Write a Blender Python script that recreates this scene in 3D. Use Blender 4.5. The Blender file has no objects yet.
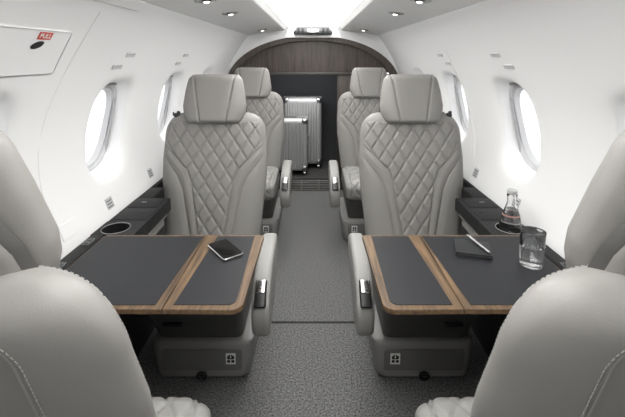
import bpy, bmesh, math, random
import numpy as np
from math import sin, cos, pi, radians, sqrt, tan
random.seed(4); np.random.seed(4)
SC = bpy.context.scene
COL = SC.collection

# ------------------------------------------------------------------ materials
def nmat(name):
    m = bpy.data.materials.new(name); m.use_nodes = True
    nt = m.node_tree; b = nt.nodes['Principled BSDF']
    return m, nt, b
def lin(c):
    return tuple(((x/255)/12.92 if x/255 <= .04045 else ((x/255+.055)/1.055)**2.4) for x in c) + (1,)
def plain(name, rgb, rough=.5, metal=0, spec=.5, bump=0, bscale=300, vary=0, coat=0):
    m, nt, b = nmat(name)
    b.inputs['Base Color'].default_value = lin(rgb)
    b.inputs['Roughness'].default_value = rough
    b.inputs['Metallic'].default_value = metal
    b.inputs['Specular IOR Level'].default_value = spec
    if coat: b.inputs['Coat Weight'].default_value = coat
    if bump or vary:
        tc = nt.nodes.new('ShaderNodeTexCoord'); n = nt.nodes.new('ShaderNodeTexNoise')
        n.inputs['Scale'].default_value = bscale; n.inputs['Detail'].default_value = 3
        nt.links.new(tc.outputs['Object'], n.inputs['Vector'])
        if bump:
            bp = nt.nodes.new('ShaderNodeBump'); bp.inputs['Strength'].default_value = bump
            bp.inputs['Distance'].default_value = .002
            nt.links.new(n.outputs['Fac'], bp.inputs['Height']); nt.links.new(bp.outputs['Normal'], b.inputs['Normal'])
        if vary:
            r = nt.nodes.new('ShaderNodeValToRGB')
            c = lin(rgb)
            r.color_ramp.elements[0].position = .3; r.color_ramp.elements[1].position = .7
            r.color_ramp.elements[0].color = tuple(x*(1-vary) for x in c[:3])+(1,)
            r.color_ramp.elements[1].color = tuple(min(1, x*(1+vary)) for x in c[:3])+(1,)
            nt.links.new(n.outputs['Fac'], r.inputs['Fac']); nt.links.new(r.outputs['Color'], b.inputs['Base Color'])
    return m
def wood(name, c1, c2, axis, rough=.45, scale=1.0):
    m, nt, b = nmat(name)
    tc = nt.nodes.new('ShaderNodeTexCoord'); mp = nt.nodes.new('ShaderNodeMapping')
    s = [90*scale]*3; s[axis] = 5*scale
    mp.inputs['Scale'].default_value = s
    n = nt.nodes.new('ShaderNodeTexNoise'); n.inputs['Scale'].default_value = 1; n.inputs['Detail'].default_value = 6
    n.inputs['Roughness'].default_value = .65
    r = nt.nodes.new('ShaderNodeValToRGB')
    r.color_ramp.elements[0].position = .35; r.color_ramp.elements[0].color = lin(c1)
    r.color_ramp.elements[1].position = .68; r.color_ramp.elements[1].color = lin(c2)
    nt.links.new(tc.outputs['Object'], mp.inputs['Vector']); nt.links.new(mp.outputs['Vector'], n.inputs['Vector'])
    nt.links.new(n.outputs['Fac'], r.inputs['Fac']); nt.links.new(r.outputs['Color'], b.inputs['Base Color'])
    b.inputs['Roughness'].default_value = rough
    return m
def glow(name, rgb, s):
    m, nt, b = nmat(name)
    b.inputs['Base Color'].default_value = lin(rgb)
    b.inputs['Emission Color'].default_value = lin(rgb); b.inputs['Emission Strength'].default_value = s
    return m
def carpet_mat():
    m, nt, b = nmat('carpet_pile')
    tc = nt.nodes.new('ShaderNodeTexCoord'); n = nt.nodes.new('ShaderNodeTexNoise')
    n.inputs['Scale'].default_value = 135; n.inputs['Detail'].default_value = 4; n.inputs['Roughness'].default_value = .8
    n2 = nt.nodes.new('ShaderNodeTexNoise'); n2.inputs['Scale'].default_value = 420; n2.inputs['Detail'].default_value = 2
    r = nt.nodes.new('ShaderNodeValToRGB')
    r.color_ramp.elements[0].position = .36; r.color_ramp.elements[0].color = lin((62, 62, 62))
    r.color_ramp.elements[1].position = .64; r.color_ramp.elements[1].color = lin((150, 150, 149))
    bp = nt.nodes.new('ShaderNodeBump'); bp.inputs['Strength'].default_value = .8; bp.inputs['Distance'].default_value = .006
    nt.links.new(tc.outputs['Object'], n.inputs['Vector']); nt.links.new(tc.outputs['Object'], n2.inputs['Vector'])
    nt.links.new(n.outputs['Fac'], r.inputs['Fac']); nt.links.new(r.outputs['Color'], b.inputs['Base Color'])
    nt.links.new(n2.outputs['Fac'], bp.inputs['Height']); nt.links.new(bp.outputs['Normal'], b.inputs['Normal'])
    b.inputs['Roughness'].default_value = .95; b.inputs['Specular IOR Level'].default_value = .1
    return m
def pane_mat():
    m = bpy.data.materials.new('window_glass'); m.use_nodes = True; nt = m.node_tree; nt.nodes.clear()
    o = nt.nodes.new('ShaderNodeOutputMaterial'); mx = nt.nodes.new('ShaderNodeMixShader'); mx.inputs[0].default_value = .06
    t = nt.nodes.new('ShaderNodeBsdfTransparent'); g = nt.nodes.new('ShaderNodeBsdfGlossy'); g.inputs['Roughness'].default_value = .05
    nt.links.new(t.outputs[0], mx.inputs[1]); nt.links.new(g.outputs[0], mx.inputs[2]); nt.links.new(mx.outputs[0], o.inputs[0])
    return m
def glass_mat(name, ior, col=(1, 1, 1, 1)):
    m, nt, b = nmat(name)
    b.inputs['Base Color'].default_value = col; b.inputs['Roughness'].default_value = 0
    b.inputs['Transmission Weight'].default_value = 1; b.inputs['IOR'].default_value = ior
    return m

M = dict(
    leather=plain('grey_leather', (131, 129, 126), .45, spec=.3, bump=.12, bscale=420),
    leather_pale=plain('pale_leather', (146, 145, 142), .45, spec=.3, bump=.12, bscale=420),
    piping=plain('gap_shadow_grey', (80, 79, 77), .5),  # dark tone standing in for shadow in the headrest gap
    thread=plain('thread', (158, 156, 152), .6),
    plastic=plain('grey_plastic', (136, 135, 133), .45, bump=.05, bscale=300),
    shroud=plain('shaded_shroud', (84, 83, 82), .5),  # shade below the cushion put into the base colour
    panel=plain('pedestal_panel', (112, 111, 109), .5),
    black=plain('black_plastic', (24, 24, 25), .4),
    ledge=plain('black_ledge_leather', (27, 27, 28), .55, spec=.25, bump=.15, bscale=500),
    inset=plain('slate_table_leather', (35, 36, 39), .5, spec=.3, bump=.1, bscale=700),
    white=plain('cabin_white', (229, 229, 229), .55, spec=.3),
    soffit=plain('soffit_grey', (226, 226, 225), .6, spec=.3),
    frame=plain('window_frame_white', (192, 192, 193), .4),
    shade=plain('window_track_grey', (160, 160, 161), .4),
    chrome=plain('chrome', (205, 205, 205), .22, 1),
    alu=plain('brushed_aluminium', (160, 160, 160), .32, 1, bump=.1, bscale=200),
    alu_dark=plain('suitcase_aluminium', (186, 186, 186), .55, .7),
    bay=plain('bay_lining', (62, 63, 65), .7),
    bay_floor=plain('bay_floor', (58, 57, 56), .75, bump=.3, bscale=200),
    label=plain('placard_white', (232, 232, 230), .5),
    placard=plain('placard_grey', (176, 176, 176), .4),
    red=plain('label_red', (196, 74, 62), .5),
    ink=plain('ink', (20, 20, 20), .6),
    notebook=plain('notebook_cover', (30, 31, 33), .5, bump=.1, bscale=500),
    paper=plain('paper', (70, 70, 70), .8),
    screen=plain('phone_screen', (4, 4, 5), .12, spec=.25),
    smoked=plain('smoked_lens', (70, 72, 74), .25),
    carpet=carpet_mat(),
    seam=plain('carpet_seam', (52, 51, 50), .9),
    oak=wood('table_oak', (66, 51, 37), (122, 97, 70), 1, .45),
    walnut=wood('bulkhead_walnut', (46, 40, 36), (78, 69, 62), 2, .45, .8),
    walnut_light=wood('arch_walnut', (58, 51, 46), (84, 76, 69), 2, .45, .8),
    glow=glow('ceiling_light', (255, 254, 252), 4.6),
    lamp=glow('lamp_bulb', (255, 250, 240), 3.0),
    pane=pane_mat(),
    glass=glass_mat('clear_glass', 1.45),
    water=glass_mat('water', 1.33),
)

# ------------------------------------------------------------------ geometry helpers
class MB:
    def __init__(s): s.v = []; s.f = []; s.mi = []; s.cur = 0
    def add(s, vs, fs):
        o = len(s.v); s.v += [tuple(map(float, v)) for v in vs]
        s.f += [tuple(int(i)+o for i in f) for f in fs]; s.mi += [s.cur]*len(fs)
    def grid(s, P, cu=False, cv=False, flip=False):
        P = np.asarray(P, float); n, m = P.shape[:2]; fs = []
        for i in range(n if cu else n-1):
            for j in range(m if cv else m-1):
                q = (i*m+j, ((i+1) % n)*m+j, ((i+1) % n)*m+(j+1) % m, i*m+(j+1) % m)
                fs.append(q[::-1] if flip else q)
        s.add(P.reshape(-1, 3), fs)
    def loft(s, secs, cap=True, flip=False):
        P = np.asarray(secs, float); n, m = P.shape[:2]; o = len(s.v)
        s.grid(P, cv=True, flip=flip)
        if cap:
            a = tuple(o+j for j in range(m)); b = tuple(o+(n-1)*m+j for j in range(m))
            if flip: s.f += [a[::-1], b]
            else: s.f += [a, b[::-1]]
            s.mi += [s.cur]*2
    def box(s, c, d, r=0, seg=3, rot=None):
        bm = bmesh.new(); bmesh.ops.create_cube(bm, size=1)
        for v in bm.verts: v.co = (v.co.x*d[0], v.co.y*d[1], v.co.z*d[2])
        if r > 0: bmesh.ops.bevel(bm, geom=bm.edges[:], offset=min(r, min(d)*.49), segments=seg, profile=.5, affect='EDGES')
        bm.verts.ensure_lookup_table()
        vs = np.array([v.co[:] for v in bm.verts])
        if rot is not None: vs = vs @ np.asarray(rot).T
        s.add(vs+np.asarray(c), [[v.index for v in f.verts] for f in bm.faces]); bm.free()
    def tube(s, path, r, k=8, closed=False, cap=True):
        p = np.asarray(path, float); n = len(p)
        if closed: t = np.roll(p, -1, 0)-np.roll(p, 1, 0)
        else: t = np.gradient(p, axis=0)
        t /= np.linalg.norm(t, axis=1)[:, None]+1e-12
        up = np.array([0, 0, 1.]) if abs(t[0][2]) < .9 else np.array([0, 1., 0])
        nrm = np.cross(t[0], up); nrm /= np.linalg.norm(nrm); S = []
        rr = r if hasattr(r, '__len__') else [r]*n
        for i in range(n):
            nrm = nrm-t[i]*np.dot(nrm, t[i]); nrm /= np.linalg.norm(nrm)+1e-12
            b = np.cross(t[i], nrm)
            S.append([p[i]+rr[i]*(cos(a)*nrm+sin(a)*b) for a in np.arange(k)*2*pi/k])
        if closed: s.grid(S, cu=True, cv=True)
        else: s.loft(S, cap)
    def lathe(s, prof, c=(0, 0, 0), k=40):
        P = [[(c[0]+r*cos(a), c[1]+r*sin(a), c[2]+z) for a in np.arange(k)*2*pi/k] for r, z in prof]
        s.grid(P, cv=True)
    def build(s, name, mats, parent=None, loc=(0, 0, 0), rot=(0, 0, 0), smooth=40, fixn=True):
        me = bpy.data.meshes.new(name); me.from_pydata(s.v, [], s.f)
        mats = mats if isinstance(mats, (list, tuple)) else [mats]
        for m in mats: me.materials.append(m)
        me.polygons.foreach_set('material_index', s.mi)
        if fixn:
            bm = bmesh.new(); bm.from_mesh(me)
            bmesh.ops.remove_doubles(bm, verts=bm.verts, dist=1e-6)
            bmesh.ops.recalc_face_normals(bm, faces=bm.faces); bm.to_mesh(me); bm.free()
        me.polygons.foreach_set('use_smooth', [True]*len(me.polygons))
        if smooth: me.set_sharp_from_angle(angle=radians(smooth))
        me.update()
        return link(name, me, parent, loc, rot)
def link(name, me, parent=None, loc=(0, 0, 0), rot=(0, 0, 0)):
    o = bpy.data.objects.new(name, me); COL.objects.link(o)
    o.location = loc; o.rotation_euler = rot
    if parent: o.parent = parent
    return o
def tag(o, label=None, cat=None, group=None, kind=None):
    if label: o['label'] = label
    if cat: o['category'] = cat
    if group: o['group'] = group
    if kind: o['kind'] = kind
    return o
def thing(name, label, cat, loc=(0, 0, 0), rz=0, group=None):
    o = bpy.data.objects.new(name, None); COL.objects.link(o); o.empty_display_size = .05
    o.location = loc; o.rotation_euler = (0, 0, rz)
    return tag(o, label, cat, group)
def copy_tree(o, parent=None):
    c = o.copy(); COL.objects.link(c); c.parent = parent
    for ch in [x for x in bpy.data.objects if x.parent == o]: copy_tree(ch, c)
    return c
def rrect(hw, hd, r, n=6, z=None):
    pts = []
    for cx, cy, a0 in ((hw-r, hd-r, 0), (-hw+r, hd-r, pi/2), (-hw+r, -hd+r, pi), (hw-r, -hd+r, 3*pi/2)):
        for i in range(n+1):
            a = a0+pi/2*i/n; pts.append((cx+r*cos(a), cy+r*sin(a)))
    return pts
def sm(a, b, x): t = np.clip((x-a)/(b-a), 0, 1); return t*t*(3-2*t)

# ------------------------------------------------------------------ cabin shell
CAM_Z = 1.27
WZ = [.0, .45, .60, .665, .72, .80, .90, 1.0, 1.10, 1.18, 1.25, 1.33, 1.42, 1.465]
WX = [.768, .768, .760, .756, .775, .798, .814, .812, .790, .760, .727, .680, .618, .575]
# smooth the profile once so the wall reads as one curve
_zz = np.linspace(0, 1.465, 400); _xx = np.interp(_zz, WZ, WX)
_k = np.exp(-np.linspace(-2, 2, 31)**2); _k /= _k.sum()
_pad = np.concatenate([2*_xx[0]-_xx[15:0:-1], _xx, 2*_xx[-1]-_xx[-2:-17:-1]])
_xs = np.convolve(_pad, _k, 'valid')
def W(z): return np.interp(z, _zz, _xs)
Y0, Y1 = -1.15, 3.70           # cabin from behind the camera to the bulkhead
PITCH = .68
WINY = [1.575-PITCH*2, 1.575-PITCH, 1.575, 1.575+PITCH, 1.575+2*PITCH]
WZC, WHH, WHW = .985, .187, .142
def wallp(Y, z, side, inset=0.):
    x = W(z); dz = .004
    nx, nz = 1., -(W(z+dz)-W(z-dz))/(2*dz)
    l = sqrt(nx*nx+nz*nz); nx /= l; nz /= l
    return np.array([side*(x-inset*nx), Y, z-inset*nz])
def WP(z): return .848+(1.172-z)/.374*.060   # window plane, deeper towards the sill
def win_loop(scale_w, scale_h, N=72, e=3.3):
    out = []
    for i in range(N):
        a = 2*pi*i/N; c, s_ = cos(a), sin(a)
        z_ = np.sign(s_)*abs(s_)**(2/e)
        out.append((scale_w*(np.sign(c)*abs(c)**(2/e)+.20*z_), scale_h*z_))
    return out
ZL, ZT = .70, 1.275
def make_wall(side, name):
    mb = MB()
    # bands above and below the window band
    ys = np.linspace(Y0, Y1, 40)
    top = np.linspace(ZT, 1.465, 14); bot = np.concatenate([np.linspace(.0, .66, 10), np.linspace(.67, ZL, 3)])
    for zs in (top, bot):
        mb.grid([[(side*W(z), y, z) for z in zs] for y in ys])
    # window cells
    edges = [WINY[0]-PITCH/2] + [y+PITCH/2 for y in WINY]
    zs = np.linspace(ZL, ZT, 20)
    for a, b in ((Y0, edges[0]), (edges[-1], Y1)):
        if b-a > .01: mb.grid([[(side*(W(z)+.001), y, z) for z in zs] for y in np.linspace(a-.01, b+.01, 6)])
    N = 96
    for yc in WINY:
        hole = win_loop(WHW, WHH, N); base = [(y_-.20*WHW*z_/WHH, z_) for y_, z_ in hole]
        hy, hz0, hz1 = PITCH/2, WZC-ZL, ZT-WZC
        rect = []
        for i in range(N):
            a = 2*pi*i/N; c, s_ = cos(a), sin(a)
            # direction of the hole point so that rays do not cross
            py, pz = base[i]
            hz = hz1 if pz > 0 else hz0
            k = min(hy/abs(py) if abs(py) > 1e-9 else 1e9, hz/abs(pz) if abs(pz) > 1e-9 else 1e9)
            rect.append((py*k, pz*k))
        # snap nearest points to the corners
        for cy, cz in ((hy, hz1), (-hy, hz1), (-hy, -hz0), (hy, -hz0)):
            j = min(range(N), key=lambda i: (rect[i][0]-cy)**2+(rect[i][1]-cz)**2); rect[j] = (cy, cz)
        rings = []
        for t in (1, .8, .62, .48, .36, .26, .18, .11, .06, .025, 0):
            ring = []
            for (py, pz), (qy, qz) in zip(hole, rect):
                y = py+(qy-py)*t; z = WZC+pz+(qz-pz)*t
                push = .016*math.exp(-t/.13)
                ring.append((side*(W(z)+push*(1-t)**2), yc+y, z))
            rings.append(ring)
        # reveal running outwards to the frame
        for sc, d in ((.985, .012), (.97, .026), (.955, .045), (.945, .060), (.93, .075)):
            q = d/.075
            rings.append([(side*((W(WZC+pz)+.016)*(1-q)+WP(WZC+pz)*q), yc+py*sc, WZC+pz*sc) for py, pz in hole])
        mb.grid(rings, cv=True)
    o = mb.build(name, M['white'], smooth=60)
    return tag(o, kind='structure')
wl = make_wall(-1, 'wall_left'); wr = make_wall(1, 'wall_right')
wi = 0
for side in (-1, 1):
    for yc in WINY:
        wi += 1
        f = MB(); lo = win_loop(WHW, WHH, 72)
        prof = [(.955, -.012), (.90, -.010), (.885, .0), (.84, .002), (.82, .012), (.80, .024), (.86, .026), (.95, .02)]
        f.grid([[(side*(WP(WZC+pz)+d), yc+py*s_, WZC+pz*s_) for py, pz in lo] for s_, d in prof], cv=True, cu=True)
        fo = f.build('window_%d' % wi, M['frame'], smooth=35); tag(fo, kind='structure')
        p = MB(); p.add([(side*(WP(WZC+pz*.83)+.022), yc+py*.83, WZC+pz*.83) for py, pz in lo], [tuple(range(72))])
        po = p.build('pane', M['pane'], fo, smooth=0)
        s = MB()
        for sg in (-1, 1):
            s.tube([(side*(WP(WZC+WHH*t)-.008), yc+WHW*(sg*.86+.2*t), WZC+WHH*t) for t in np.linspace(-.72, .72, 9)], .005, 6)
        s.box((side*(WP(WZC+WHH*.9)-.012), yc+.2*WHW, WZC+WHH*.90), (.03, WHW*1.1, .012), .005)
        s.build('shade_track', M['shade'], fo)

# ceiling: two soffits and the light trough between them
c = MB()
SX0, SZ0, SX1, SZ1 = .575, 1.460, .25, 1.503
for sg in (-1, 1):
    sec = [(SX0+.004, SZ0-.006), (SX0-.01, SZ0-.004), (SX0-.03, SZ0+.004), ((SX0+SX1)/2, (SZ0+SZ1)/2), (SX1+.008, SZ1-.001), (SX1, SZ1+.004), (SX1-.006, SZ1+.012), (SX1-.03, SZ1+.030)]
    c.grid([[(sg*x, y, z) for x, z in sec] for y in np.linspace(Y0, Y1, 30)])
c.add([(-.225, Y0, SZ1+.028), (.225, Y0, SZ1+.028), (.225, -.59, SZ1+.028), (-.225, -.59, SZ1+.028)], [(0, 1, 2, 3)])
c.add([(-.2, Y1-.12, SZ1+.03), (.2, Y1-.12, SZ1+.03), (.254, Y1-.12, SZ1-.07), (-.254, Y1-.12, SZ1-.07)], [(0, 1, 2, 3)])
tag(c.build('ceiling', M['soffit'], smooth=50), kind='structure')
t = MB(); t.box((0, (-.60+Y1-.12)/2, SZ1+.036), (.47, Y1-.12+.60, .02))
tl = t.build('ceiling_light', M['glow'])
tag(tl, 'long bright white light trough running down the middle of the ceiling', 'light')

fl = MB(); fl.add([(-.80, Y0, 0), (.80, Y0, 0), (.80, Y1+.7, 0), (-.80, Y1+.7, 0)], [(0, 1, 2, 3)])
tag(fl.build('floor', M['carpet']), kind='structure')
s = MB(); s.box((0, 1.785, .001), (.52, .012, .004), .001)
tag(s.build('trim_1', M['seam']), kind='structure')

# rear wall behind the camera
b = MB(); zs = np.linspace(0, 1.465, 24)
ring = [(W(z), Y0, z) for z in zs]+[(.25, Y0, 1.512), (0, Y0, 1.6), (-.25, Y0, 1.512)]+[(-W(z), Y0, z) for z in zs[::-1]]
b.add(ring, [tuple(range(len(ring)))]); tag(b.build('wall_back', M['soffit'], smooth=0), kind='structure')

# forward bulkhead: arch panel with an opening into the luggage bay
def arch_half(z):   # half width of the veneer at height z
    if z < 1.0: return .80
    zt, zb = 1.443, .98
    u = min(1, (z-zb)/(zt-zb)); return .80*max(0, 1-u**2.25)**.5
OX0, OX1, OZ1, OZ0 = -.46, .225, 1.105, .115
def arch_pts(scale=1.0, n=60):
    A = []
    for i in range(n+1):
        a = pi*i/n
        cx, sz = cos(a), sin(a)
        A.append((.80*scale*np.sign(cx)*abs(cx)**(2/2.1), .97+(.482*scale)*abs(sz)**(2/2.1)))
    return A
wb = MB()
arc = arch_pts()
# a grid of columns: panel from the header up to the arch, plus the two side cheeks
yb = Y1
xs = np.linspace(-.80, .80, 81)
def arch_z(x, sc=1.0): return .97+.482*sc*max(0, 1-(abs(x)/(.80*sc))**2.1)**(1/2.1)
front = [[(x, yb, OZ1+.012+(max(arch_z(x), OZ1+.012)-OZ1-.012)*k/12) for k in range(13)] for x in xs if arch_z(x) > OZ1+.012]
wb.grid(front)
back = [[(x, yb+.03, z) for x, _, z in col] for col in front]; wb.grid(back, flip=True)
for x0, x1 in ((-.80, OX0), (OX1, .80)):
    wb.box(((x0+x1)/2, yb+.015, OZ1/2), (x1-x0, .03, OZ1), .004)
tag(wb.build('wall_front', M['walnut']), kind='structure')
# broad arch band that frames the veneer, standing proud of it
ab = MB(); secs = []
for (x, z), (x2, z2) in zip(arch_pts(1.0, 90), arch_pts(.915, 90)):
    secs.append([(x, yb+.0, z), (x, yb-.045, z), (x2, yb-.045, z2), (x2, yb+.0, z2)])
ab.grid(secs, cv=True)
tag(ab.build('trim_2', M['walnut_light'], smooth=30), kind='structure')
# white ring that closes the cabin lining against the bulkhead
cr = MB(); secs = []
for i, (x, z) in enumerate(arch_pts(1.0, 90)):
    sx = np.sign(x) if abs(x) > 1e-6 else 1
    if z < 1.465: xo = W(min(z, 1.465))+.02
    k = 1.25
    secs.append([(x, yb-.03, z), (x*1.4, yb-.03, .97+(z-.97)*1.5)])
cr.grid(secs); cr.build('trim_3', M['white']); tag(bpy.data.objects['trim_3'], kind='structure')
h = MB(); h.box(((OX0+OX1)/2+.09, yb-.012, OZ1+.004), (OX1-OX0+.22, .03, .022), .004)
tag(h.build('trim_4', plain('header_edge', (72, 69, 66), .4)), kind='structure')
# luggage bay behind it
bay = MB()
bx0, bx1, by1 = -.62, .55, Y1+.62
bay.add([(bx0, yb+.03, 0), (bx0, by1, 0), (bx0, by1, 1.3), (bx0, yb+.03, 1.3)], [(0, 1, 2, 3)])
bay.add([(bx1, yb+.03, 0), (bx1, by1, 0), (bx1, by1, 1.3), (bx1, yb+.03, 1.3)], [(3, 2, 1, 0)])
bay.add([(bx0, by1, 0), (bx1, by1, 0), (bx1, by1, 1.3), (bx0, by1, 1.3)], [(0, 1, 2, 3)])
bay.add([(bx0, yb+.03, 1.3), (bx1, yb+.03, 1.3), (bx1, by1, 1.3), (bx0, by1, 1.3)], [(0, 1, 2, 3)])
tag(bay.build('wall_luggage_bay', M['bay'], smooth=0), kind='structure')
bf = MB(); bf.box((-.035, (yb+.01+by1)/2, OZ0/2), (1.16, by1-yb-.01, OZ0), .008)
tag(bf.build('floor_luggage_bay', M['bay_floor']), kind='structure')

# ------------------------------------------------------------------ seats
HB = .588
S_K = [-.06, 0, .14, .26, .36, .45, .515]
W_K = [.214, .225, .240, .251, .254, .248, .235]
def hw_of(s):
    if s <= .45: return float(np.interp(s, S_K, W_K))
    p = min(1, (s-.45)/(HB-.45)); w0 = np.interp(.45, S_K, W_K)
    return float(.150+(w0-.150)*max(0, 1-p**2.7)**.55)
def th_of(s):
    a = float(np.interp(s, [-.06, 0, .2, .506], [.050, .054, .056, .052]))
    if s > .535:
        p = (s-.535)/(HB-.535); a *= max(0.05, (1-p**2.6))**.5
    return a
YC = .055
def q_in(s): return float(np.interp(s, [0, .246, .306, .44, .446, .65], [.058, .098, .118, .25, .30, .4]))
def q_out(s): return float(np.interp(s, [0, .216, .281, .386, .396, .65], [.094, .138, .168, .25, .3, .4]))
DW, DH = .066, .100
def quilt(x, s):
    a = abs(sin(pi*(x/DW+s/DH))); b_ = abs(sin(pi*(x/DW-s/DH)))
    return min(a, .5)**.6*min(b_, .5)**.6/(.5**1.2)
def front_y(x, s):
    hw, th = hw_of(s), th_of(s); u = min(1, abs(x)/hw)
    y = YC-th*max(0, 1-u**5)**(1/2.1)
    edge = sm(1.0, .80, u)
    qi, qo = q_in(s), q_out(s); ax = abs(x)
    d = 0
    inq = float(sm(qi+.002, qi-.008, ax))
    if s < .535: d += inq*(.0085*quilt(x, s)-.004)
    d -= .0055*math.exp(-((ax-qi)/.0045)**2)
    d -= .0055*math.exp(-((ax-qo)/.0045)**2)
    if ax > qi: d += .004*math.exp(-((ax-(qi+qo)/2)/.014)**2)
    if ax > qo: d += .005*float(sm(qo, qo+.035, ax))
    return y-d*edge
PHW, PTOP, PR = .143, .566, .07
def sdf(x, s):
    cz, hz = (PTOP-.2)/2, (PTOP+.2)/2
    qx, qz = abs(x)-PHW+PR, abs(s-cz)-hz+PR
    return sqrt(max(qx, 0)**2+max(qz, 0)**2)+min(max(qx, qz), 0)-PR
def rear_y(x, s):
    hw, th = hw_of(s), th_of(s); u = min(1, abs(x)/hw)
    y = YC+th*max(0, 1-u**3.2)**(1/2.0)
    d = sdf(x, s)
    y -= .009*float(sm(.004, -.006, d))
    y -= .006*math.exp(-((d-.0)/.005)**2)
    return y
def panel_path(off, n=140):
    r = PR+off; pts = []
    hw, top = PHW+off, PTOP+off
    for s in np.linspace(-.05, top-r, 50): pts.append((hw, s))
    for a in np.linspace(0, pi/2, 22)[1:]: pts.append((hw-r+r*cos(a), top-r+r*sin(a)))
    for x in np.linspace(hw-r, -hw+r, 30)[1:]: pts.append((x, top))
    for a in np.linspace(pi/2, pi, 22)[1:]: pts.append((-hw+r+r*cos(a), top-r+r*sin(a)))
    for s in np.linspace(top-r, -.05, 50)[1:]: pts.append((-hw, s))
    return pts
def dashes(mb, pts3, step=.0075, ln=.0045, r=.0009):
    P = np.asarray(pts3); L = np.concatenate([[0], np.cumsum(np.linalg.norm(np.diff(P, axis=0), axis=1))])
    for a in np.arange(0, L[-1]-ln, step):
        q = [[np.interp(a+k, L, P[:, j]) for j in range(3)] for k in (0, ln)]
        mb.tube(q, r, 4)
def backrest_mesh():
    mb = MB(); NU, NR = 161, 91
    ss = np.concatenate([np.linspace(-.06, .476, 136), np.linspace(.476, HB, 40)[1:]])
    kf = np.linspace(-1, 1, NU); uf = .55*kf+.45*np.sin(kf*pi/2); uf /= uf[-1]
    kr = np.linspace(1, -1, NR); ur = .6*kr+.4*np.sin(kr*pi/2); ur /= ur[0]
    secs = []
    for s in ss:
        hw = hw_of(s)
        row = [(u*hw, front_y(u*hw, s), s) for u in uf]+[(u*hw, rear_y(u*hw, s), s) for u in ur[1:-1]]
        secs.append(row)
    mb.loft(secs)
    return mb
def headrest_mb():
    mb = MB(); secs = []; H_ = .245
    zs = np.concatenate([np.linspace(0, .02, 6), np.linspace(.02, .215, 26)[1:], np.linspace(.215, H_, 9)[1:]])
    for z in zs:
        hw = float(np.interp(z, [0, .02, .06, .09, .16, .205, .225, H_], [.120, .133, .150, .154, .145, .136, .130, .112]))
        th = .052
        if z < .02: th *= sqrt(max(.08, 1-((.02-z)/.02)**2.4)); hw -= .008*((.02-z)/.02)**2
        if z > .205: p = (z-.205)/(H_-.205); th *= sqrt(max(.05, 1-p**2.4))
        xs_ = float(np.interp(z, [0, H_], [.060, .100]))
        row = []
        kk = np.linspace(-1, 1, 71); uf = .5*kk+.5*np.sin(kk*pi/2)
        for u in uf:
            x = u*hw; y = -th*max(0, 1-abs(u)**4.5)**(1/2.0)
            y += .008*math.exp(-((abs(x)-xs_)/.0038)**2)*float(sm(1, .9, abs(u)))
            row.append((x, y, z))
        for u in uf[::-1][1:-1]:
            row.append((u*hw, th*.8*max(0, 1-abs(u)**3.5)**(1/2.0), z))
        secs.append(row)
    mb.loft(secs); return mb
def headshell_mb(gx=0., tk=.034):
    mb = MB(); secs = []; H_ = .205
    for k in np.linspace(0, 1, 26):
        z = H_*k
        hw = float(np.interp(z, [0, .05, .10, .135, .172, .190, H_], [.146, .150, .142, .124, .096, .070, .02]))
        th = tk*sqrt(max(.02, 1-k**5))
        hw += gx
        row = [(u*hw, .008, z) for u in np.linspace(-1, 1, 31)]
        row += [(u*hw, .008+th*max(0, 1-abs(u)**4)**.5, z) for u in np.linspace(1, -1, 41)]
        secs.append(row)
    mb.loft(secs); return mb
def cushion_mb(L):
    mb = MB(); HZ = .125
    # side profile, from the back along the top, over the nose and down the front
    prof = []
    R = .045
    for y in np.linspace(0, -L+R, 70): prof.append((y, HZ-.006*(1+y/L)))
    for a in np.linspace(pi/2, pi, 16)[1:]: prof.append((-L+R+R*cos(a), HZ-R+R*sin(a)))
    for z in np.linspace(HZ-R, .02, 22)[1:]: prof.append((-L+(HZ-R-z)*.18, z))
    nq = len(prof)
    prof += [(-L+.03, .0), (-L*.5, -.005), (0, 0)]
    P = np.array(prof); n = len(P)
    t = np.roll(P, -1, 0)-np.roll(P, 1, 0); nr = np.stack([t[:, 1], -t[:, 0]], 1); nr /= np.linalg.norm(nr, axis=1)[:, None]
    cen = P.mean(0)
    for i in range(n):
        if np.dot(nr[i], P[i]-cen) < 0: nr[i] *= -1
    arc = np.concatenate([[0], np.cumsum(np.linalg.norm(np.diff(P, axis=0), axis=1))])
    k = np.linspace(-1, 1, 121); us = .5*k+.5*np.sin(k*pi/2)
    secs = []
    for u in us:
        x = u*.226; e = max(0, 1-abs(u)**9)**(1/2.2); row = []
        for i in range(n):
            off = -.035*(1-e)
            if 0 < i < nq:
                m = float(sm(.196, .186, abs(x)))*float(sm(0, .03, arc[i]))*float(sm(arc[nq-1], arc[nq-1]-.02, arc[i]))
                off += m*(.008*quilt(x, arc[i])-.003)
                off -= .005*math.exp(-((abs(x)-.192)/.0045)**2)
            y, z = P[i]+nr[i]*off
            row.append((x, y, z))
        secs.append(row)
    mb.loft(secs); return mb
def base_mb():
    mb = MB(); secs = []
    for z, hw, y0, y1, r in ((.004, .158, -.30, .10, .03), (.008, .168, -.325, .12, .035), (.018, .172, -.335, .12, .035), (.06, .178, -.338, .12, .035),
                            (.105, .185, -.335, .12, .035), (.142, .188, -.330, .12, .035), (.155, .187, -.322, .12, .034), (.160, .18, -.31, .11, .03)):
        secs.append([(x, (y0+y1)/2+y, z) for x, y in rrect(hw, (y1-y0)/2, r, 8)])
    mb.loft(secs); return mb
def shroud_mb():
    mb = MB(); secs = []
    for z, hw, y0, r in ((.156, .166, -.300, .03), (.17, .170, -.312, .03), (.25, .178, -.345, .03), (.320, .186, -.39, .03), (.326, .180, -.385, .03)):
        secs.append([(x, (y0+.12)/2+y, z) for x, y in rrect(hw, (.12-y0)/2, r, 8)])
    mb.loft(secs); return mb
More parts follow.
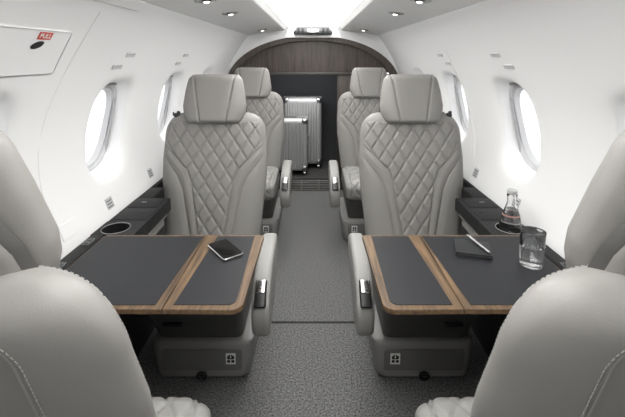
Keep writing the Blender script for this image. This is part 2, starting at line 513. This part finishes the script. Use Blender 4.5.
def armrest_mb(L=.38):
    # side outline in (y, z), swept across x with a rounded rim
    out = []
    top = .20
    pts = [(L, top), (.24, top-.002), (.13, top-.022), (.06, top-.058), (.018, top-.10), (.0, top-.14), (.010, top-.20), (.035, top-.238), (.085, top-.23), (L, top-.12)]
    # smooth closed outline
    P = np.array(pts)
    for _ in range(2):
        Q = []
        for i in range(len(P)):
            a, b_ = P[i], P[(i+1) % len(P)]; Q += [a*.75+b_*.25, a*.25+b_*.75]
        P = np.array(Q)
    t = np.roll(P, -1, 0)-np.roll(P, 1, 0); nr = np.stack([t[:, 1], -t[:, 0]], 1); nr /= np.linalg.norm(nr, axis=1)[:, None]
    if np.sum(nr[:, 0]*(P[:, 0]-P[:, 0].mean())) < 0: nr = -nr
    mb = MB(); secs = []; hw, r = .031, .017
    secs2 = []
    for k in range(6):
        a = pi/2*k/5
        secs2.append([(-hw+r-r*cos(a), *(p-n*(r-r*sin(a)))) for p, n in zip(P, nr)])
    for k in range(6):
        a = pi/2*(5-k)/5
        secs2.append([(hw-r+r*cos(a), *(p-n*(r-r*sin(a)))) for p, n in zip(P, nr)])
    mb.loft(secs2); return mb

SEATM = {}
def seat_meshes():
    def keep(k, mb, mat, sm_=40):
        o = mb.build(k, mat, smooth=sm_); SEATM[k] = o.data; bpy.data.objects.remove(o)
    keep('backrest', backrest_mesh(), M['leather'], 60)
    pp = MB(); pp.tube([(x, rear_y(x, s)+.002, s) for x, s in panel_path(0)], .0035, 6); keep('piping', pp, M['leather_pale'])
    st = MB()
    dashes(st, [(x, rear_y(x, s)+.0004, s) for x, s in panel_path(.012)])
    rim = []
    sd_ = [(hw_of(q)*.976, q) for q in np.linspace(.10, .486, 110)]
    x_e = sd_[-1][0]
    sd_ += [(x_e*cos(a)**.56, .486+.088*sin(a)**.85) for a in np.linspace(0, pi/2, 60)[1:]]
    rim = [(x, front_y(x, q)-.0006, q) for x, q in sd_+[(-x, q) for x, q in sd_[::-1][1:]]]
    keep('stitching', st, M['thread'])
    st = MB(); dashes(st, rim); keep('rim_stitching', st, M['thread'])
    keep('headrest', headrest_mb(), M['leather'], 60)
    keep('headrest_shell', headshell_mb(), M['leather'], 50)
    keep('gap_shadow', headshell_mb(.004, .024), M['piping'], 50)  # thin dark shell imitating the shadow gap around the headrest shell
    keep('seat_cushion', cushion_mb(.43), M['leather_pale'], 60)
    keep('seat_cushion_short', cushion_mb(.235), M['leather_pale'], 60)
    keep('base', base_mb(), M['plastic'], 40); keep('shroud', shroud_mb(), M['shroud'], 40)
    p = MB(); secs = []
    for d, g in ((.004, 0), (-.001, 0), (-.0025, .004)):
        secs.append([(x, -.3385+d, .090+z) for x, z in rrect(.148-g, .043-g, .012, 5)])
    p.loft(secs); keep('access_panel', p, M['panel'])
    lb = MB(); lb.box((0, 0, 0), (.036, .002, .046), .002)
    keep('life_vest_label', lb, M['label'])
    ic = MB()
    for sg in (-1, 1):
        ic.box((sg*.0075, 0, .007), (.010, .001, .012)); ic.box((sg*.004, 0, .0145), (.005, .001, .006)); ic.box((sg*.0075, 0, -.010), (.011, .001, .011), .002)
    ic.box((0, 0, .001), (.022, .001, .004))
    keep('pictogram', ic, M['ink'])
    la = MB(); la.tube([(.016*cos(a), -.006, .016*sin(a)) for a in np.linspace(0, 2*pi, 25)[:-1]], .0045, 8, closed=True)
    la.box((0, 0, .004), (.03, .014, .012), .003); keep('latch', la, M['black'])
    hd = MB(); hd.box((0, 0, 0), (.075, .02, .016), .006); keep('pull_handle', hd, M['black'])
    keep('armrest', armrest_mb(), M['leather_pale'], 50)
    cp = MB(); cp.box((0, 0, 0), (.040, .012, .090), .008); keep('control_panel', cp, M['black'])
    bt = MB(); bt.box((0, 0, 0), (.032, .008, .044), .005); keep('control_button', bt, M['chrome'])
    bg = MB(); bg.box((0, 0, 0), (.028, .03, .022), .006); bg.box((.006, -.004, .012), (.014, .022, .016), .004)
    bg.tube([(-.014, 0, -.004), (-.022, .002, .004), (-.022, .004, .016)], .004, 6); keep('belt_guide', bg, M['black'])
seat_meshes()
PZ = .435
def make_seat(label, loc, rz, aisle, recline, short=False, group='quilted cabin seats'):
    r = thing('cabin_seat', label, 'seat', loc, rz, group)
    L = lambda n, p=r, l=(0, 0, 0), ro=(0, 0, 0), name=None: link(name or n, SEATM[n], p, l, ro)
    a = aisle
    pb = .16 if short else 0
    base = L('base', r, (a*.044, pb, 0), name='pedestal'); base.scale = (1.06, 1, 1)
    sh = L('shroud', r, (a*.030, pb, 0)); sh['label'] = 'grey shroud under the seat cushion, coloured darker for its shade'
    L('access_panel', base)
    lab = L('life_vest_label', base, (a*.107, -.3415, .098)); lab['label'] = 'white life vest label'
    L('pictogram', base, (a*.107, -.3428, .098))
    L('latch', base, (0, -.342, .030))
    L('pull_handle', sh, (-a*.09, -.352, .250))
    L('seat_cushion_short' if short else 'seat_cushion', r, ((a*.03, .075, .372) if short else (0, 0, .322)), name='seat_cushion')
    if short: r.children[-1].scale = (1.18, 1, 1)
    bk = L('backrest', r, (0, .0, PZ), (-recline, 0, 0))
    if short: bk.scale = (1, 1, 1.075)
    L('piping', bk); L('stitching', bk); L('rim_stitching', bk)
    hr = L('headrest', bk, (0, -.006 if short else .012, .497 if short else .524))
    L('headrest_shell', hr, (0, .024, .012)); L('gap_shadow', hr, (0, .024, .014))
    L('belt_guide', bk, (-a*.188, .035, .571))
    ax, ay, az = a*.300, (-.02 if short else -.535), .345
    ar = L('armrest', r, (ax, ay, az))
    cp = L('control_panel', ar, (0, .034, .123), (radians(-46), 0, 0))
    bt = L('control_button', cp, (0, -.005, .022)); bt['label'] = 'chrome control button'
    return r
SX = .478
RA = radians(14)
make_seat('grey quilted leather seat facing the camera behind the left table', (-SX, 1.775, 0), 0, 1, RA)
make_seat('grey quilted leather seat facing the camera behind the right table', (SX, 1.775, 0), 0, -1, RA)
make_seat('farther left quilted grey leather seat, close to the suitcases', (-SX, 2.95, 0), 0, 1, RA)
make_seat('farther right quilted grey leather seat, beside the wooden bulkhead', (.440, 2.95, 0), 0, -1, RA)
make_seat('left foreground grey leather seat seen from behind', (-.487, .69, 0), pi, -1, radians(19), True)
make_seat('right foreground grey leather seat seen from behind', (.487, .69, 0), pi, 1, radians(19), True)

# ------------------------------------------------------------------ side ledges
LZ = .665
CUPY, CUPX, CUPR = 1.355, .697, .046
def ledge(side, label):
    r = thing('side_ledge', label, 'ledge', (side*.70, 1.2, 0), 0)
    o = np.array([-side*.70, -1.2, 0])
    def put(mb, name, mat, parent=r, smooth=40):
        mb.v = [tuple(np.array(v)+o) for v in mb.v]; return mb.build(name, mat, parent, smooth=smooth)
    mb = MB()
    # top slab in sections along the cabin: narrow beside the table and seats, wide in between
    def slab(y0, y1, xi, zt=LZ, zb=.612):
        xo = W(zt)-.0015
        mb.box((side*(xi+xo)/2, (y0+y1)/2, (zt+zb)/2), (xo-xi, y1-y0, zt-zb), .006)
    slab(Y0+.02, .86, .738); slab(.86, 1.305, .712); slab(1.655, 1.80, .69); slab(1.80, 2.50, .738); slab(2.86, Y1-.02, .738)
    slab(2.50, 2.86, .611)
    # wide part with a round well for the cup
    y0, y1, xi, xo = 1.30, 1.66, .611, W(LZ)-.0015
    N = 48; ring = []; rect = []
    cx, cy = CUPX, CUPY
    for i in range(N):
        a = 2*pi*i/N; c_, s_ = cos(a), sin(a)
        ring.append((cx+CUPR*c_, cy+CUPR*s_))
        k = min(((xo-cx) if c_ > 0 else (cx-xi))/max(abs(c_), 1e-9), (.06 if s_ > 0 else cy-y0)/max(abs(s_), 1e-9))
        rect.append([cx+c_*k, cy+s_*k])
    for q in ((xo, cy+.06), (xi, cy+.06), (xi, y0), (xo, y0)):
        j = min(range(N), key=lambda i: (rect[i][0]-q[0])**2+(rect[i][1]-q[1])**2); rect[j] = list(q)
    G = [[(side*x, y, LZ-.053) for x, y in rect], [(side*x, y, LZ) for x, y in rect], [(side*x, y, LZ) for x, y in ring],
         [(side*x, y, LZ-.035) for x, y in ring]]
    mb.grid(G, cv=True)
    mb.add(G[-1], [tuple(range(N))])
    mb.box((side*(xi+xo)/2, (cy+.06+y1)/2, LZ-.0265), (xo-xi, y1-cy-.06, .053), .004)
    put(mb, 'ledge_top', M['ledge'], smooth=30)
    cr_ = MB(); cr_.tube([(side*(cx+(CUPR+.001)*cos(a)), cy+(CUPR+.001)*sin(a), LZ) for a in np.arange(48)*2*pi/48], .0016, 8, closed=True)
    put(cr_, 'cup_ring', M['alu'])['label'] = 'chrome cup holder ring'
    lid = MB()
    for ya, yb_ in ((1.425, 1.535), (1.545, 1.648)):
        lid.box((side*(xi+xo)/2, (ya+yb_)/2, LZ), (xo-xi-.03, yb_-ya, .004), .0015)
    put(lid, 'storage_lid', M['ledge'])
    ns = MB(); ns.box((side*.66, 1.50, LZ+.003), (.03, .008, .002), .0008); put(ns, 'finger_notch', M['black'])
    bd = MB(); bd.box((side*.70, 1.60, LZ+.0035), (.02, .007, .002), .0008); put(bd, 'small_badge', M['alu'])
    for yy in (1.245, 1.09):
        sp = MB(); sp.box((side*.734, yy, LZ+.001), (.026, .048, .005), .002); q = put(sp, 'socket_panel', M['smoked']); q['label'] = 'grey socket panel in the ledge'
        sk = MB()
        for d in (-.011, .011): sk.box((side*.734, yy+d, LZ+.0036), (.014, .012, .002), .001)
        put(sk, 'socket', M['black'], q)
    # pale leather rails under the wide part
    rl = MB(); rl.box((side*.642, 1.49, .594), (.024, .36, .030), .009); put(rl, 'rail', M['plastic'])
    rl = MB(); rl.box((side*.658, 1.49, .553), (.026, .36, .036), .012); put(rl, 'rail', M['leather'])
    rl = MB(); rl.box((side*.712, 1.49, .560), (.084, .35, .10), .003); put(rl, 'rail_backing', M['bay'])
    # cabinet front down to the carpet
    cb = MB(); cb.box((side*.752, (Y0+Y1)/2, .307), (.016, Y1-Y0-.06, .614), .004)
    put(cb, 'cabinet_front', M['bay'])
    return r
ledge(-1, 'long black ledge along the left wall beside the left table')
ledge(1, 'long black ledge along the right wall with the water bottle in it')

# ------------------------------------------------------------------ fold-out tables
TZ, TT = .668, .013
def table(side, label):
    r = thing('folding_table', label, 'table', (side*.43, 1.095, TZ-TT))
    o = np.array([side*.43, 1.095, TZ-TT])
    YN, YF = .893, 1.294
    def leaf(pts, ins, name):
        mb = MB(); n = len(pts); P = np.array(pts)
        cen = P.mean(0)
        def ring(sc, z): return [(side*(cen[0]+(p[0]-cen[0])*(1-sc/.2)), cen[1]+(p[1]-cen[1])*(1-sc/.2), z) for p in P]
        secs = [ring(.001, TZ-TT), ring(0, TZ-TT+.0015), ring(0, TZ-.0015), ring(.001, TZ)]
        secs = [[tuple(np.array(v)-o) for v in s_] for s_ in secs]
        mb.loft(secs); lf = mb.build(name, M['oak'], r, smooth=25)
        mi = MB(); I = np.array(ins)
        secs = [[tuple(np.array((side*x, y, z))-o) for x, y in I] for z in (TZ-.003, TZ+.0012)]
        mi.loft(secs); q = mi.build('leather_inset', M['inset'], lf, smooth=25); q['label'] = 'dark grey leather writing inset'
        return lf
    # coordinates below use |x|
    def corner(cx, cy, r_, a0, a1, n=6): return [(cx+r_*cos(a), cy+r_*sin(a)) for a in np.linspace(a0, a1, n)]
    inner = [(.3605, YN), (.3605, YF)] + corner(.178, YF-.012, .012, pi/2, pi, 5) + corner(.200, YN+.028, .030, pi+.22, 3*pi/2, 7)
    insi = [(.340, YN+.017), (.320, YF-.012)] + [(.196, YF-.012), (.190, YN+.045)] + corner(.210, YN+.037, .020, pi+.3, 3*pi/2, 5)
    leaf(inner, insi, 'inner_leaf')
    outer = [(.3635, YF), (.3635, YN)] + corner(.69, YN+.012, .012, -pi/2, 0, 5) + corner(.69, YF-.012, .012, 0, pi/2, 5)
    inso = [(.366, YF-.012), (.384, YN+.017), (.6985, YN+.017), (.6985, YF-.012)]
    leaf(outer, inso, 'outer_leaf')
    for yy in (.95, 1.24):
        h = MB(); h.box(((side*.362)-o[0], yy-o[1], -.0025), (.05, .03, .006), .002); h.build('hinge', M['black'], r)
    # slide beam that carries the leaf from the ledge
    bm_ = MB(); bm_.box((side*.56-o[0], 1.12-o[1], -.012), (.30, .05, .022), .004); bm_.build('support_beam', M['black'], r)
    return r
table(-1, 'oak edged folding table with the smartphone on it, left of the aisle')
table(1, 'oak edged folding table holding the notebook and glass, right of the aisle')
TOP = TZ+.0015

# ------------------------------------------------------------------ things on the tables
def rz3(a): return np.array([[cos(a), -sin(a), 0], [sin(a), cos(a), 0], [0, 0, 1]])
pc = np.array((-.272, 1.178)); pa = math.atan2(1.113-1.211, -.261+.337)
ph = thing('smartphone', 'black smartphone lying on the left table', 'phone', (pc[0], pc[1], TOP), pa)
b = MB(); secs = []
for z, g in ((0, .002), (.0015, 0), (.0070, 0), (.0085, .0015)):
    secs.append([(x, y, z) for x, y in rrect(.0615-g, .0335-g, .009-g, 6)])
b.loft(secs); q = b.build('phone_body', M['chrome'], ph); q['label'] = 'polished metal phone body'
b = MB(); secs = [[(x, y, z) for x, y in rrect(.0595-g, .0315-g, .008, 6)] for z, g in ((.008, 0), (.0090, 0), (.0094, .0012))]
b.loft(secs); q = b.build('screen', M['screen'], ph)

nc = np.array((.4955, 1.182)); na = math.atan2(1.211-1.24, .57-.466)
nb = thing('notebook', 'small black notebook with a pen on it, on the right table', 'notebook', (nc[0], nc[1], TOP), na)
b = MB(); b.box((0, 0, .0105), (.104, .094, .003), .001); b.box((0, 0, .0015), (.104, .094, .003), .001); b.box((-.0505, 0, .006), (.003, .094, .011), .001); b.build('cover', M['notebook'], nb)
b = MB(); b.box((.0, 0, .006), (.099, .089, .0062), .0005); b.build('pages', M['paper'], nb)
pn = thing('pen', 'silver pen lying across the black notebook', 'pen', (.516, 1.195, TOP+.012+.0048), math.atan2(1.150-1.252, .519-.512)+.12)
b = MB(); pr = [(0, -.062), (.0022, -.062), (.003, -.060), (.0046, -.048), (.0046, .045), (.0042, .058), (.003, .062), (0, .062)]
b.grid([[(z, r_*cos(a), r_*sin(a)) for a in np.arange(20)*2*pi/20] for r_, z in pr], cv=True); b.build('barrel', M['alu'], pn)
b = MB(); b.box((-.030, 0, .0058), (.045, .003, .0016), .0006); b.box((-.052, 0, .0045), (.006, .003, .0035), .0006); b.build('clip', M['chrome'], pn)

gx, gy = .632, 1.098
g = thing('drinking_glass', 'straight clear glass half full of water on the right table', 'glass', (gx, gy, TOP))
gp = [(0, 0), (.0295, 0), (.0315, .002), (.0335, .098), (.0338, .1015), (.0333, .102), (.0329, .1012), (.0307, .010), (.028, .0075), (0, .007)]
b = MB(); b.lathe(gp, k=56); b.build('tumbler', M['glass'], g, smooth=60)
b = MB(); b.lathe([(0, .0068), (.0282, .0072), (.0309, .0098), (.0320, .057), (.0323, .0582), (.0, .0576)], k=56); b.build('water', M['water'], g, smooth=60)

bx, by, bz = CUPX+.001, CUPY, LZ-.0345
g = thing('water_bottle', 'small clear glass water bottle standing in the right ledge cup holder', 'bottle', (bx, by, bz))
op = [(0, 0), (.034, 0), (.037, .003), (.037, .045), (.034, .062), (.0255, .095), (.0165, .124), (.0145, .134), (.0150, .152), (.0172, .153), (.0172, .160), (.0158, .1615)]
ip = [(.0135, .1605), (.0128, .136), (.0150, .122), (.0238, .094), (.0322, .061), (.035, .044), (.035, .006), (.033, .004), (0, .004)]
b = MB(); b.lathe(op+ip, k=56); b.build('bottle_body', M['glass'], g, smooth=60)
b = MB(); b.lathe([(0, .0042), (.0334, .0038), (.0354, .0060), (.0354, .044), (.0326, .061), (.0243, .094), (.0206, .106), (0, .1055)], k=56); b.build('water', M['water'], g, smooth=60)
b = MB(); b.lathe([(.0290, .0830), (.0274, .0890), (.0277, .0890), (.0293, .0830), (.0290, .0830)], k=56)
q = b.build('bottle_label', plain('label_print', (150, 118, 110), .5), g); q['label'] = 'thin faded red print around the bottle shoulder'
b = MB(); b.lathe([(0, .1615), (.0165, .1615), (.0172, .163), (.0172, .172), (.0160, .174), (0, .174)], k=32); b.build('cap', M['placard'], g)

# ------------------------------------------------------------------ suitcases
def suitcase(label, x0, x1, z1, y, zf, depth, wheels):
    w = x1-x0; hz = z1-zf-.045; cx = (x0+x1)/2
    r = thing('suitcase', label, 'suitcase', (cx, y, zf), 0, 'ribbed aluminium suitcases')
    b = MB(); N = 121; zs = np.linspace(0, 1, 61); rows = []
    rad = .035
    for zt in zs:
        z = .045+hz*zt; row = []
        ez = min(zt, 1-zt)*hz; inset_z = rad-sqrt(max(0, rad*rad-max(0, rad-ez)**2))
        for u in np.linspace(-1, 1, N):
            x = u*w/2; ex = (1-abs(u))*w/2; inset_x = rad-sqrt(max(0, rad*rad-max(0, rad-ex)**2))
            m = float(sm(.02, .05, ex))*float(sm(.035, .06, ez))
            rib = .007*max(-.35, sin(2*pi*x/.026))*m
            row.append((x, -depth/2+max(inset_x, inset_z)*.8-rib+.003, z))
        rows.append(row)
    b.grid(rows)
    b2 = [[(x, -yy, z) for x, yy, z in row] for row in rows]
    b.grid(b2, flip=True)
    # rim strip joining both shells
    per = [rows[0][i] for i in range(N)]+[rows[k][-1] for k in range(1, 61)]+[rows[-1][i] for i in range(N-2, -1, -1)]+[rows[k][0] for k in range(59, 0, -1)]
    b.grid([per, [(x, -yy, z) for x, yy, z in per]], cv=True)
    b.build('shell', M['alu_dark'], r, smooth=35)
    fr = MB(); pr = [(x, 0, .045+hz/2+z) for x, z in rrect(w/2+.0015, hz/2+.0015, .03, 8)]
    fr.grid([[(x*k_, yy, .045+hz/2+(z-.045-hz/2)*k_) for x, _, z in pr] for yy, k_ in ((-.022, .985), (-.018, 1.0), (.018, 1.0), (.022, .985))], cv=True)
    fr.build('frame_band', M['bay'], r)
    for sx in (-1, 1):
        for sz in (0, 1):
            c_ = MB(); c_.box((sx*(w/2-.03), -depth/2+.028, .045+.03+sz*(hz-.06)), (.066, .058, .066), .026, 5); c_.build('corner_guard', M['alu'], r)
    lk = MB(); lk.box((w/2+.002, -.005, .045+hz*.62), (.010, .03, .05), .003); lk.build('lock', M['chrome'], r)
    hn = MB(); hn.box((0, 0, .045+hz+.003), (.15, .028, .010), .004); hn.build('handle', M['black'], r)
    for sx in (-1, 1):
        for sy in (-1, 1):
            wm = MB()
            k_ = 24
            wm.grid([[(sx*(w/2-.03)+xx, sy*(depth/2-.035)+rr*cos(a), .022+rr*sin(a)) for a in np.arange(k_)*2*pi/k_] for rr, xx in ((.001, -.012), (.018, -.012), (.022, -.009), (.022, .009), (.018, .012), (.001, .012))], cv=True)
            wo = wm.build('wheel', M['alu'], r)
            hb = MB(); hb.lathe([(0, -.0), (.012, 0)], k=20)
            hb = MB(); hb.box((sx*(w/2-.03), sy*(depth/2-.035), .038), (.03, .03, .022), .006); hb.build('wheel_housing', M['alu'], wo)
    return r
suitcase('larger silver ribbed suitcase standing behind the smaller one', -.30, .088, .85, 4.12, OZ0, .22, True)
suitcase('smaller silver ribbed suitcase in front of the larger one', -.42, -.052, .675, 3.86, OZ0, .20, True)

# ------------------------------------------------------------------ grille at the foot of the luggage bay
gr = thing('air_grille', 'low slotted metal grille under the luggage bay at the aisle end', 'grille', (-.03, Y1-.012, 0))
b = MB(); b.box((0, -.004, .052), (.50, .006, .10), .001); b.build('backing', M['black'], gr)
for k in range(6):
    s = MB(); s.box((0, -.011, .012+k*.0165), (.50, .010, .0075), .002); s.build('slat', M['plastic'], gr)
s = MB()
for xx in (-.245, -.08, .085, .245): s.box((xx, -.012, .052), (.012, .011, .10), .002)
s.build('upright', M['plastic'], gr)

# ------------------------------------------------------------------ ceiling fittings
def soffit_z(x): return SZ0+(SX0-abs(x))/(SX0-SX1)*(SZ1-SZ0)
def downlight(x, y, label):
    tlt = math.atan2(SZ1-SZ0, SX0-SX1)*(1 if x > 0 else -1)
    r = thing('downlight', label, 'light', (x, y, soffit_z(x)), 0, 'ceiling downlights')
    r.rotation_euler = (0, tlt, 0)
    b = MB(); b.lathe([(.030, .004), (.034, -.002), (.036, -.005), (.040, -.004), (.042, .001), (.042, .004)], k=32); b.build('trim_ring', M['alu'], r)
    b = MB(); b.lathe([(0, -.006), (.018, -.006), (.031, -.001), (.031, .003), (0, .003)], k=32); b.build('lens', M['smoked'], r)
    b = MB(); b.lathe([(0, -.011), (.008, -.010), (.012, -.006), (.012, -.004), (0, -.004)], c=(0, .012, 0), k=20); b.build('bulb', M['lamp'], r)
for sd, nm in ((-1, 'left'), (1, 'right')):
    downlight(sd*.41, 1.56, 'nearest round downlight in the %s ceiling panel, at the picture top' % nm)
    downlight(sd*.41, 2.02, 'middle round downlight in the %s ceiling panel' % nm)
    downlight(sd*.41, 3.28, 'farthest round downlight in the %s ceiling panel, near the wooden arch' % nm)
lx = thing('exit_lamp', 'dark oval lamp with a chrome block at the end of the light trough', 'lamp', (0, Y1-.16, SZ1-.012))
b = MB(); secs = []
for yy, g in ((.03, 0), (-.02, 0), (-.034, .006), (-.04, .016)):
    secs.append([(x*(1-.12*(z > 0)), yy, z) for x, z in rrect(.17-g, .036-g, .018, 6)])
b.loft(secs); b.build('lamp_housing', M['smoked'], lx)
b = MB(); b.box((0, -.042, -.006), (.105, .012, .032), .004); b.build('lamp_block', M['chrome'], lx)
b = MB(); b.box((0, -.049, -.012), (.06, .004, .012), .002); b.build('lamp_lens', M['label'], lx)
for xx in (-.125, -.09, .09, .125):
    b = MB(); b.box((xx, -.041, 0), (.02, .006, .04), .002); b.build('vent_slot', M['black'], lx)

# ------------------------------------------------------------------ things set into the walls
def wall_patch(name, side, y0, y1, z0, z1, mat, parent=None, inset=.003, thick=.003, ny=6, nz=6, rc=.0):
    mb = MB()
    ys = np.linspace(y0, y1, ny); zs = np.linspace(z0, z1, nz)
    F = [[wallp(y, z, side, inset) for z in zs] for y in ys]; B = [[wallp(y, z, side, inset-thick) for z in zs] for y in ys]
    per = lambda G: [G[i][0] for i in range(ny)]+[G[-1][j] for j in range(1, nz)]+[G[i][-1] for i in range(ny-2, -1, -1)]+[G[0][j] for j in range(nz-2, 0, -1)]
    mb.grid(F); mb.grid(B, flip=True); mb.grid([per(F), per(B)], cv=True)
    return mb.build(name, mat, parent, smooth=30)
def wall_line(name, side, pts, r, mat):
    mb = MB(); mb.tube([wallp(y, z, side, r*.2) for y, z in pts], r, 6); return mb.build(name, mat)
joint = plain('panel_joint', (214, 213, 211), .6)
tag(wall_line('trim_5', -1, [(1.155+.055*sm(.95, 1.35, z), z) for z in np.linspace(.67, 1.40, 40)], .0010, joint), kind='structure')
tag(wall_line('trim_6', 1, [(1.90+.22*sm(.7, 1.15, z), z) for z in np.linspace(.67, 1.30, 40)], .0016, joint), kind='structure')
# handle cover with the red label
hc = thing('handle_cover', 'white exit handle cover with a red label on the upper left wall', 'cover', tuple(wallp(.97, 1.28, -1)))
hco = -np.array(hc.location)
def shift(o): o.location = tuple(hco); return o
# bevelled plate with rounded corners
mb = MB()
def plate_ring(hw, hz, r_, ins): return [wallp(.965+a, 1.28+b_, -1, ins) for a, b_ in rrect(hw, hz, r_, 6)]
secs = [plate_ring(.168, .059, .008, -.002), plate_ring(.168, .059, .008, .004), plate_ring(.166, .057, .007, .006)]
mb.grid(secs, cv=True)
G = [[wallp(.965+u*.166, 1.28+v*.057, -1, .006) for v in np.linspace(-.97, .97, 10)] for u in np.linspace(-.985, .985, 12)]
mb.grid(G)
n0 = len(mb.v)
shift(mb.build('cover_plate', M['white'], hc, smooth=30))
gm = MB(); gm.tube(plate_ring(.1685, .0595, .009, .0005), .0010, 6, closed=True); shift(gm.build('cover_gap', joint, hc))
rd = shift(wall_patch('red_label', -1, 1.000, 1.050, 1.315, 1.333, M['red'], hc, .0075, .001)); rd['label'] = 'red label reading PULL'
fc = bpy.data.curves.new('pull_text', 'FONT'); fc.body = 'PULL'; fc.size = .019; fc.align_x = 'CENTER'; fc.align_y = 'CENTER'; fc.extrude = .0004
tmp = bpy.data.objects.new('tmp', fc); COL.objects.link(tmp); bpy.context.view_layer.update()
me = bpy.data.meshes.new_from_object(tmp); bpy.data.objects.remove(tmp); me.materials.append(M['label'])
tx = link('pull_text', me, hc)
p0 = wallp(1.025, 1.324, -1, .0082)
up = wallp(1.025, 1.334, -1, .0082)-p0; up /= np.linalg.norm(up)
xd = np.array([0, 1., 0]); nz_ = np.cross(xd, up)
from mathutils import Matrix
tx.matrix_local = Matrix(((xd[0], up[0], nz_[0], p0[0]+hco[0]), (xd[1], up[1], nz_[1], p0[1]+hco[1]), (xd[2], up[2], nz_[2], p0[2]+hco[2]), (0, 0, 0, 1)))
mb = MB(); ring = [wallp(1.012+.021*cos(a)-.004*sin(a), 1.301+.006*cos(a)+.0085*sin(a), -1, .0075) for a in np.arange(32)*2*pi/32]
cen = wallp(1.012, 1.301, -1, .002); mb.add(ring, [tuple(range(32))])
shift(mb.build('finger_slot', M['black'], hc))
# small louvres above the windows, placards along the ledge
for side, nm in ((-1, 'left'), (1, 'right')):
    for k, (yc, wn) in enumerate(((1.575, 'nearer'), (2.255, 'farther'))):
        for dy, z, which in ((-.07, 1.231, 'lower'), (-.005, 1.275, 'upper')):
            y = yc+dy
            r = thing('air_outlet', '%s small white air outlet above the %s %s window' % (which, wn, nm), 'outlet', tuple(wallp(y, z, side)), 0, 'small wall air outlets')
            off = -np.array(r.location)
            q = wall_patch('outlet_plate', side, y-.034, y+.034, z-.007, z+.007, M['frame'], r, .005, .006, 5, 4); q.location = off
            q = wall_patch('outlet_slot', side, y-.028, y+.028, z+.003, z+.0062, M['placard'], r, .0062, .003, 4, 3); q.location = off
    for y, z, wn in ((1.465, .715, 'nearer'), (1.85, .718, 'farther')):
        r = thing('wall_placard', '%s small grey placard on the %s wall above the ledge' % (wn, nm), 'placard', tuple(wallp(y, z, side)), 0, 'wall placards')
        off = -np.array(r.location)
        q = wall_patch('placard_plate', side, y-.022, y+.022, z-.02, z+.02, M['placard'], r, .002, .003, 4, 4); q.location = off
        for i in range(3):
            q = wall_patch('printed_line', side, y-.017, y+.015, z-.014+i*.011, z-.011+i*.011, M['smoked'], r, .0026, .001, 3, 3); q.location = off
    
hp = thing('hatch_cover', 'faint white square hatch on the left wall above the ledge sockets', 'hatch', tuple(wallp(1.21, .722, -1)))
q = wall_patch('hatch_plate', -1, 1.175, 1.25, .700, .745, M['white'], hp, .003, .004, 5, 5); q.location = -np.array(hp.location)
mb = MB(); mb.tube([wallp(1.2125+a, .7225+b_, -1, .0005) for a, b_ in rrect(.0385, .0235, .004, 4)], .0012, 6, closed=True)
q = mb.build('hatch_gap', joint, hp); q.location = -np.array(hp.location)
# panel outlines in the upper lining
op = thing('oxygen_panel', 'long narrow white panel in the upper left lining beside the ceiling edge', 'panel', tuple(wallp(1.2, 1.43, -1)))
q = wall_patch('panel_plate', -1, .70, 1.42, 1.428, 1.456, M['white'], op, .006, .006, 8, 4); q.location = -np.array(op.location)
mb = MB(); mb.tube([wallp(y, 1.427, -1, .001) for y in np.linspace(.70, 1.42, 12)], .0018, 6)
q = mb.build('panel_gap', M['smoked'], op); q.location = -np.array(op.location)

# ------------------------------------------------------------------ light, sky, camera
bl = thing('bay_fill', 'unseen fill lamp added behind the bay header to brighten the suitcases', 'lamp', (-.06, Y1+.075, 1.165))  # added fill with its housing, hidden by the header, to light the suitcases
b = MB(); b.box((0, 0, .004), (.42, .05, .014), .003); b.build('lamp_housing', M['frame'], bl)
b = MB(); b.box((0, 0, -.004), (.38, .03, .004)); b.build('lamp_lens', M['lamp'], bl)
la = bpy.data.lights.new('bay_fill_area', 'AREA'); la.shape = 'RECTANGLE'; la.size = .4; la.size_y = .03; la.energy = 2.5  # area light of the added fill, aimed at the suitcase fronts
lo = bpy.data.objects.new('bay_fill_area', la); COL.objects.link(lo); lo.location = (-.06, Y1+.075, 1.152); lo.rotation_euler = (radians(38), 0, 0)
w = bpy.data.worlds.new('daylight'); SC.world = w; w.use_nodes = True
bg = w.node_tree.nodes['Background']; bg.inputs['Color'].default_value = (.95, .97, 1, 1); bg.inputs['Strength'].default_value = 1.15
cam = bpy.data.cameras.new('camera'); co = bpy.data.objects.new('camera', cam); COL.objects.link(co)
cam.sensor_fit = 'HORIZONTAL'; cam.sensor_width = 36; cam.lens = 400/625*36
cam.shift_y = -(208.5-102.3)/625; cam.shift_x = -.5/625; cam.clip_start = .02
co.location = (0, 0, CAM_Z); co.rotation_euler = (radians(90-6.6), 0, 0)
SC.camera = co
vs = SC.view_settings
vs.view_transform = 'Standard'; vs.look = 'None'; vs.exposure = .74; vs.gamma = 1; vs.use_curve_mapping = False
SC.cycles.max_bounces = 24; SC.cycles.diffuse_bounces = 6; SC.cycles.transmission_bounces = 24; SC.cycles.transparent_max_bounces = 16
SC.cycles.use_denoising = True
